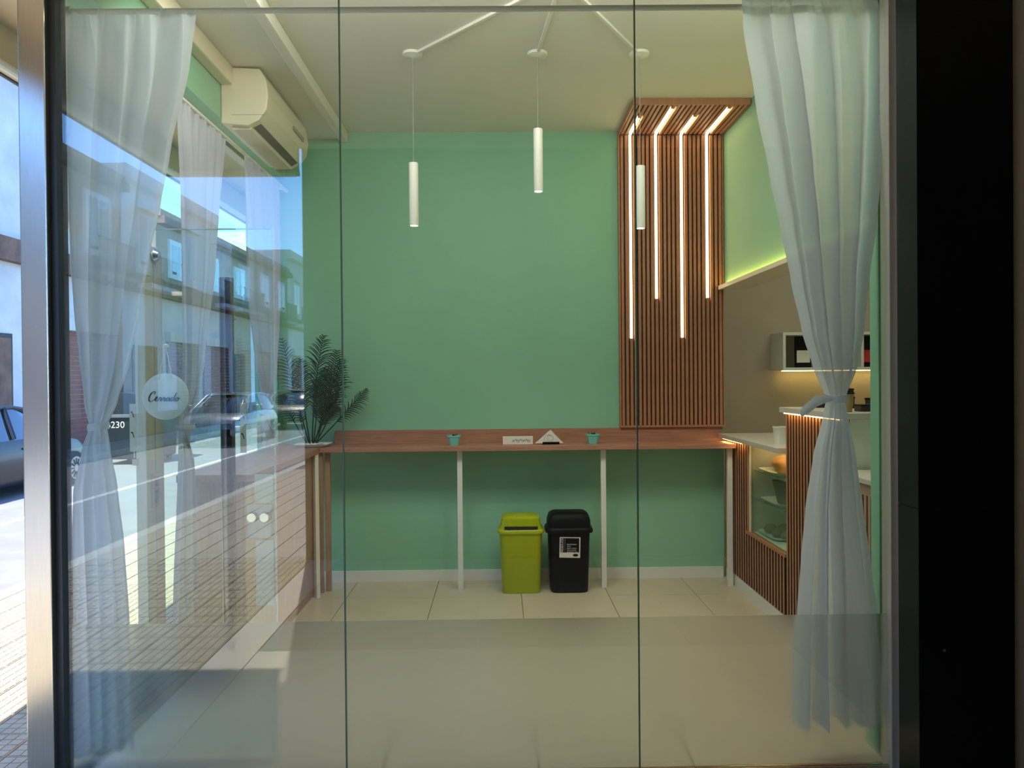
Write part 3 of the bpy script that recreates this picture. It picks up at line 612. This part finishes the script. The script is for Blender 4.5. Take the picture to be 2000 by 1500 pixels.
# wall shelf
sf = thing('wall_shelf', 'white open box shelf on the beige wall behind the bar', 'shelf')
sx0, sx1, sy0, sy1, sz0, sz1 = 2.24, 3.45, 6.02, 6.299, 1.54, 1.84
box('shelf_board', M['white'], sx0, sx1, sy0, sy1, sz0, sz0+.022, sf); box('shelf_board', M['white'], sx0, sx1, sy0, sy1, sz1-.022, sz1, sf)
for x in (sx0, 2.86, sx1-.022): box('upright', M['white'], x, x+.022, sy0, sy1, sz0+.022, sz1-.022, sf)
box('led_line', M['ledy'], 2.3, 3.4, 6.2, 6.215, sz0-.006, sz0-.001, sf)
def frame(x, w_, h_, pic, lab):
    t = thing('framed_picture', lab, 'picture', (x, 6.12, sz0+.022)); MB().box(-w_/2, w_/2, 0, .02, 0, h_).build('frame', M['black'], t, bev=.002)
    MB().box(-w_/2+.012, w_/2-.012, -.002, 0, h_*.16, h_*.55).build('print', pic, t)
frame(2.99, .17, .25, M['red'], 'black box with a red print standing in the wall shelf')
frame(2.44, .13, .25, M['white'], 'black box with a white label at the left end of the wall shelf')
o = MB().lathe([(.001, 0), (.026, 0), (.028, .05), (.010, .075), (.009, .12), (.004, .16), (.001, .165)], n=18).build('bottle', M['black'], None, True, loc=(2.80, 6.14, sz0+.022)); tag(o, 'small black bottle standing between the two black boxes on the wall shelf', 'bottle')

# ---------------------------------------------------------------- hanging sign on the door post
SX, SY, SZ = -1.535, 3.56, 1.428
sg = thing('closed_sign', 'round white sign with the word Cerrado hanging by a string at the door post', 'sign', (SX, SY, SZ))
o = MB().lathe([(.001, 0), (.104, 0), (.107, .0015), (.107, .0055), (.104, .007), (.001, .007)], n=64).build('disc', mat('sign_board', srgb(232, 236, 230), .5, var=.02), sg, True); o.rotation_euler.x = R(90)
# script lettering drawn as strokes
def strokes(lines, rad, m, sc, off, nm):
    b = MB()
    for l in lines:
        P_ = [Vector((x*sc+off[0]+z*sc*.25, off[1], z*sc+off[2])) for x, z in l]; Q = []
        for i in range(len(P_)-1):
            p0, p1, p2, p3 = P_[max(0, i-1)], P_[i], P_[i+1], P_[min(len(P_)-1, i+2)]
            for s in range(5):
                u = s/5; Q.append(.5*((2*p1)+(p2-p0)*u+(2*p0-5*p1+4*p2-p3)*u*u+(3*p1-p0-3*p2+p3)*u**3))
        Q.append(P_[-1]); rr = []
        for i, q in enumerate(Q):
            d = Q[min(i+1, len(Q)-1)]-Q[max(i-1, 0)]; rr.append(rad*(1.35 if abs(d.z) > abs(d.x) and d.z < 0 else .7))
        b.tube(Q, rr, 6)
    return b.build(nm, m, sg)
W = [[(1.5, 2.3), (1.7, 2.8), (1.2, 3.0), (.5, 2.3), (.2, 1.2), (.4, .3), (1.0, -.1), (1.7, .3), (2.1, .8)],
     [(2.0, .6), (2.6, .9), (2.7, 1.35), (2.35, 1.3), (2.25, .6), (2.5, .1), (3.0, .2), (3.3, .7), (3.5, 1.25), (3.6, 1.0), (3.95, 1.05), (3.85, .4), (4.0, .1), (4.4, .6), (4.6, 1.25), (4.7, 1.0), (5.05, 1.05), (4.95, .4), (5.1, .1), (5.5, .5)],
     [(6.4, 1.0), (5.9, 1.15), (5.55, .6), (5.7, .1), (6.1, .3), (6.45, 1.1), (6.35, .3), (6.6, .1), (7.0, .5)],
     [(7.7, 1.0), (7.2, 1.15), (6.85, .6), (7.0, .1), (7.4, .3), (7.8, 1.2), (8.1, 2.6), (7.75, 1.0), (7.7, .3), (7.95, .1), (8.3, .4)],
     [(8.9, 1.15), (8.4, 1.0), (8.3, .4), (8.6, .05), (9.05, .4), (9.05, 1.0), (8.8, 1.15), (9.1, .8), (9.6, 1.0)]]
strokes(W, .0022, M['ink'], .0152, (-.080, -.0085, -.022), 'lettering')
hk = (SX+.004, SY-.002, SZ+.228)
MB().tube([(-.028, -.009, .080), (.004, -.004, .228)], .0016, 6).build('string', M['paper'], sg); MB().tube([(.034, -.009, .080), (.006, -.004, .228)], .0016, 6).build('string', M['paper'], sg)
MB().lathe([(.001, -.012), (.012, -.006), (.013, .004), (.001, .012)], (.005, -.004, .232), 12).build('string_knot', M['paper'], sg, True)
MB().tube([(.005, 0, .235), (-.10, .10, .24)], .004, 8).build('hook', M['chrome'], sg)

# ---------------------------------------------------------------- porch and street
CX = -2.7
pc = sthing('canopy', 'beige flat canopy over the sidewalk corner', 'canopy')
box('canopy_slab', M['canopy'], CX, 4.2, -.56, FY-.055, 3.4, 3.7, pc); box('canopy_slab', M['canopy'], CX, -1.805, FY-.055, 13, 3.4, 3.7, pc)
box('canopy_edge', M['steeld'], CX-.02, CX, -.58, 13, 3.18, 3.22, pc); box('canopy_edge', M['steeld'], CX, -1.63, -.58, -.56, 3.18, 3.22, pc)
box('fascia', M['canopy'], CX, CX+.08, -.5, 13, 3.19, 3.4, pc); box('fascia', M['canopy'], CX, -1.63, -.56, -.5, 3.19, 3.4, pc)
MB().tube([(CX+.1, -.46, 3.17), (CX+.1, 13, 3.17)], .025, 10).build('edge_tube', M['white'], pc); MB().tube([(CX+.1, -.46, 3.17), (-1.63, -.46, 3.17)], .025, 10).build('edge_tube', M['white'], pc)
struct(box('wall_porch_rear', M['rear'], -1.62, 4.2, -.75, -.6, 0, 6.5), 'rendered wall closing the entrance porch behind the viewer', 'wall')
struct(box('wall_porch_right', M['rear'], 4.05, 4.2, -.6, 2.71, 0, 3.4), 'rendered wall at the right side of the porch', 'wall')
struct(box('wall_upper_facade', WALLS[1], -1.8, 4.2, FY+.06, 13, 3.6, 6.5), 'upper facade of the shop building above the canopy', 'wall')
bp = sthing('black_pillar', 'polished black stone pillar right of the shop window', 'pillar')
box('stone_panel', M['granite'], 1.485, 1.83, 2.70, 2.84, 0, 1.02, bp, .001); box('stone_panel', M['granite'], 1.485, 1.83, 2.70, 2.84, 1.022, 3.4, bp, .001)
box('access_hatch', M['granite'], 1.49, 1.64, 2.696, 2.70, .36, .56, bp, .001)
MB().tube([(1.57, 2.697, .52), (1.57, 2.690, .52)], .006, 12).build('hatch_lock', M['chrome'], bp)
struct(box('wall_front_right', M['canopy'], 1.832, 4.2, 2.72, 2.88, 0, 3.4), 'light rendered wall beyond the black pillar', 'wall')
ground = sthing('sidewalk', 'tiled sidewalk along the shop with a smooth stone border', 'sidewalk')
box('sidewalk_bed', M['pavd'], -3.45, -1.35, -14, 26, -.3, -.014, ground)
box('porch_bed', M['pavd'], -1.35, 4.2, -14, FY-.05, -.3, -.014, ground)
box('kerb', M['border'], -3.6, -3.45, -14, 26, -.3, 0, ground)
box('border_strip', M['border'], -1.57, -1.35, -10, FY-.05, -.014, 0, ground); box('border_strip', M['border'], -1.345, 1.6, 1.55, FY-.055, -.014, 0, ground)
gm = bpy.data.meshes; tl = MB(); n_ = 0
tl.box(.003, .197, .003, .197, -.014, -.004)
for k in range(4):
    for j in range(4): tl.box(.008+k*.047, .050+k*.047, .008+j*.047, .050+j*.047, -.004, 0)
tlm = tl.mesh('paving_tile', M['ptile'])
far = MB()
for j in range(-50, 100):
    for i in range(9):
        x = -3.448+i*.2078; y = FY+.2*j
        if 0 <= j < 14 or -18 <= j < 0: n_ += 1; piece('paving_tile', tlm, ground, (x, y, 0), (1.03, 1, 1)) if n_ <= 290 else far.box(x+.003, x+.2, y+.003, y+.197, -.014, 0)
        else: far.box(x+.003, x+.2, y+.003, y+.197, -.014, 0)
o = far.build('far_paving_tiles', M['ptile'], ground); o['kind'] = 'stuff'
pt = MB().box(.002, .298, .002, .298, -.014, 0).mesh('porch_tile', M['gtile'])
for i in range(10):
    for j in range(7): piece('porch_tile', pt, ground, (-1.345+.3*i, -.56+.3*j, 0))
road = sthing('road', 'sunlit grey asphalt street with pale painted lines', 'road')
box('asphalt', M['road'], -9.2, -3.6, -60, 70, -.5, -.3, road)
for x in (-4.1, -6.3): box('road_marking', M['line'], x-.06, x+.06, -60, 70, -.3, -.297, road)
fsw = box('far_sidewalk', M['ptile'], -10.6, -9.2, -60, 70, -.4, -.15); struct(fsw, 'narrow sidewalk on the far side of the street', 'sidewalk')

# buildings across the street
FX = -10.6
def building(y0, y1, h, wm, kind, label, seed):
    rnd = random.Random(seed); t = thing('building', label, 'building', (FX, (y0+y1)/2, -.15)); L = y1-y0
    def bx(nm, m, a, b, c, d, e, f, p=t): return MB().box(a, b, c-L/2, d-L/2, e, f).build(nm, m, p)
    bx('wall', wm, -7, 0, .02, L-.02, 0, h)
    bx('cornice', M['mould'] if kind != 'ornate' else wm, 0, .28, .02, L-.02, h-.45, h-.22); bx('cornice', wm, 0, .16, 0, L, h-.22, h)
    bx('string_course', M['mould'], 0, .2, .02, L-.02, 4.25, 4.75); bx('plinth', M['mould'], 0, .05, 0, L, 0, .7)
    n = max(1, int(L/2.3)); stp = L/n
    for i in range(n):
        c = stp*(i+.5); sh = (i+seed) % 3
        if sh != 2:
            m = M['shutter'] if kind == 'red' or sh == 0 else M['shutg']; b = MB()
            for k in range(24): b.box(.02, .06, c-.85-L/2, c+.85-L/2, .02+k*.12, .12+k*.12)
            b.build('roller_shutter', m, t); bx('shutter_box', wm, 0, .2, c-.95, c+.95, 2.9, 3.2)
        else:
            f = bx('door', M['dark'], .01, .05, c-.6, c+.6, 0, 2.7); bx('door_leaf', M['mould'], .05, .07, c-.52, c-.03, .05, 2.6, f); bx('door_leaf', M['mould'], .05, .07, c+.03, c+.52, .05, 2.6, f)
        if h > 6 and kind != 'blank':
            f = bx('window', WALLS[4], 0, .08, c-.65, c+.65, 4.95, min(h-.8, 6.7)); top = min(h-.8, 6.7)
            bx('pane', M['cglass'], .08, .085, c-.5, c-.04, 5.1, top-.15, f); bx('pane', M['cglass'], .08, .085, c+.04, c+.5, 5.1, top-.15, f)
            if kind == 'ornate': bx('lintel', wm, 0, .25, c-.8, c+.8, top, top+.2); bx('sill', wm, 0, .2, c-.75, c+.75, 4.8, 4.95)
            if i % 2 == 0:
                bc = bx('balcony', wm, 0, .6, c-.95, c+.95, 4.35, 4.48); b = MB()
                for k in range(19): b.box(.56, .58, c-.93+k*.103-L/2, c-.91+k*.103-L/2, 4.48, 5.3)
                b.box(.54, .6, c-.95-L/2, c+.95-L/2, 5.3, 5.34).build('railing', M['steeld'], bc)
specs = [(-52, -42, 7.6, 1, 'plain', 'cream two-storey house far behind the viewer'), (-42, -33, 8.2, 4, 'ornate', 'white ornate house with window lintels, far down the street'), (-33, -25, 7.2, 2, 'red', 'grey block with red shutters down the street'),
         (-25, -16, 7.8, 4, 'ornate', 'white ornate two-storey facade with balconies'), (-16, -8, 7.4, 3, 'red', 'ochre facade with red roller shutters'), (-8, 2, 7.6, 2, 'plain', 'grey plain facade straight across the street'),
         (2, 12, 8.4, 1, 'plain', 'cream facade opposite the shop'), (12, 20.5, 8.8, 0, 'blank', 'pale tall facade with a stained moulding beyond the parked car'), (20.5, 24, 5.0, 2, 'red', 'low grey house with rusty red roller shutters'),
         (24, 33, 7.0, 3, 'red', 'ochre house with red shutters beyond the low one'), (33, 44, 8.0, 4, 'ornate', 'white ornate house at the far end'), (44, 58, 8.6, 1, 'plain', 'cream house closing the view of the street')]
for k, (a, b, h, wi, kd, lb) in enumerate(specs): building(a, b, h, WALLS[wi], kd, lb, k)

# cars
def car(loc, rz, paint, label):
    t = thing('car', label, 'car', loc, rz=rz)
    st_ = [(-1.95, .35, .62, .70), (-1.88, .25, .82, .80), (-1.5, .2, .90, .84), (-.6, .2, .93, .86), (.4, .2, .93, .86), (.95, .2, .90, .85), (1.5, .22, .80, .82), (1.85, .26, .66, .76), (1.96, .35, .52, .62)]
    vs = []; fs = []
    for y, z0, z1, hw in st_:
        vs += [(-hw*.9, y, z0), (-hw, y, z0+.12), (-hw, y, z1-.22), (-hw*.93, y, z1-.03), (-hw*.7, y, z1), (hw*.7, y, z1), (hw*.93, y, z1-.03), (hw, y, z1-.22), (hw, y, z0+.12), (hw*.9, y, z0)]
    for i in range(len(st_)-1): fs += [(i*10+k, i*10+(k+1) % 10, (i+1)*10+(k+1) % 10, (i+1)*10+k) for k in range(10)]
    fs += [tuple(range(10)), tuple(range(80, 90))]
    MB().add(vs, fs).build('body', paint, t, True)
    cb = [(-1.82, .86, .70, .86), (-1.55, .88, .62, 1.34), (-.9, .90, .60, 1.43), (-.1, .90, .60, 1.45), (.35, .90, .58, 1.38), (1.12, .86, .66, .89)]
    vs = []; fs = []
    for y, zb, hw, zt in cb:
        wb_ = .80; vs += [(-wb_, y, zb), (-hw-.02, y, zt-.07), (-hw+.1, y, zt-.03), (hw-.1, y, zt-.03), (hw+.02, y, zt-.07), (wb_, y, zb)]
    for i in range(5): fs += [(i*6+k, i*6+k+1, (i+1)*6+k+1, (i+1)*6+k) for k in range(5)]
    MB().add(vs, fs).build('windows', M['cglass'], t, True)
    b = MB()
    for s in (-1, 1):
        b.tube([(s*.80, 1.12, .88), (s*.60, .35, 1.34), (s*.61, -.1, 1.40), (s*.61, -.9, 1.39), (s*.64, -1.55, 1.30), (s*.74, -1.84, .88)], .035, 8)
        b.tube([(s*.81, -.35, .92), (s*.62, -.30, 1.40)], .035, 6)
    b.build('pillars', paint, t, True)
    vs = []
    for y, _, hw, zt in cb[1:5]: vs += [(-hw, y, zt-.04), (-hw*.6, y, zt), (hw*.6, y, zt), (hw, y, zt-.04)]
    MB().add(vs, [(i*4+k, i*4+k+1, i*4+k+5, i*4+k+4) for i in range(3) for k in range(3)]).build('roof', paint, t, True)
    for y in (-1.2, 1.25):
        for s in (-1, 1):
            q = MB().tube([(s*.68, y, .29), (s*.87, y, .29)], .295, 28).build('wheel', M['tyre'], t, True)
            MB().tube([(s*.86, y, .29), (s*.885, y, .29)], .2, 24).build('hubcap', M['hub'], q, True)
            b = MB()
            for k in range(12): a = k*math.pi/6; b.tube([(s*.888, y+.07*math.cos(a), .29+.07*math.sin(a)), (s*.888, y+.17*math.cos(a), .29+.17*math.sin(a))], .014, 4)
            b.build('hubcap_slot', M['dark'], q)
    for s in (-1, 1):
        m_ = MB().lathe([(.001, -.1), (.09, -.07), (.1, 0), (.09, .07), (.001, .1)], (0, 0, 0), 14, sx=1.1, sy=.6).build('side_mirror', paint, t, True); m_.location = (s*.95, .72, 1.02)
        MB().box(s*.86-.006, s*.86+.006, -.2, .0, .74, .77).build('door_handle', M['hub'], t)
        MB().box(s*.5-.16, s*.5+.16, 1.80, 1.90, .50, .64).build('headlamp', M['hub'], t, bev=.02); MB().box(s*.6-.12, s*.6+.12, -1.93, -1.86, .6, .8).build('tail_lamp', M['red'], t, bev=.02)
    return t
car((-8.32, 12.35, -.3), 0, M['carb'], 'dark blue parked hatchback beyond the left window frame')
car((-7.9, -17, -.3), 0, M['cars'], 'silver car parked across the street, seen reflected in the glass')
car((-7.9, -24, -.3), 0, M['carb'], 'dark car parked behind the silver one, seen reflected')
# rubbish container
wc = thing('waste_container', 'black domed waste container with the white number 36230 across the street', 'container', (-8.0, 17.2, -.3))
MB().prism([(-.55, .12), (.55, .12), (.62, 1.05), (-.62, 1.05)], 'y', -.6, .6).build('body', M['bin'], wc, bev=.03)
MB().prism([(.66*math.cos(a*math.pi/12), 1.05+.52*math.sin(a*math.pi/12)) for a in range(13)], 'y', -.62, .62).build('domed_lid', M['bin'], wc, bev=.02)
MB().box(-.66, .66, -.66, .66, 1.02, 1.09).build('rim', M['hub'], wc, bev=.01)
for x in (-.45, .45):
    for y in (-.45, .45): MB().tube([(x-.03, y, .08), (x+.03, y, .08)], .08, 14).build('wheel', M['tyre'], wc, True)
text('number', '36230', .2, M['paper'], wc, (-.28, -.612, .86), ext=.002)
MB().box(.16, .18, -.625, -.605, .15, 1.0).build('rib', M['hub'], wc)
for o in bpy.data.objects:
    if '_o' in o: del o['_o']
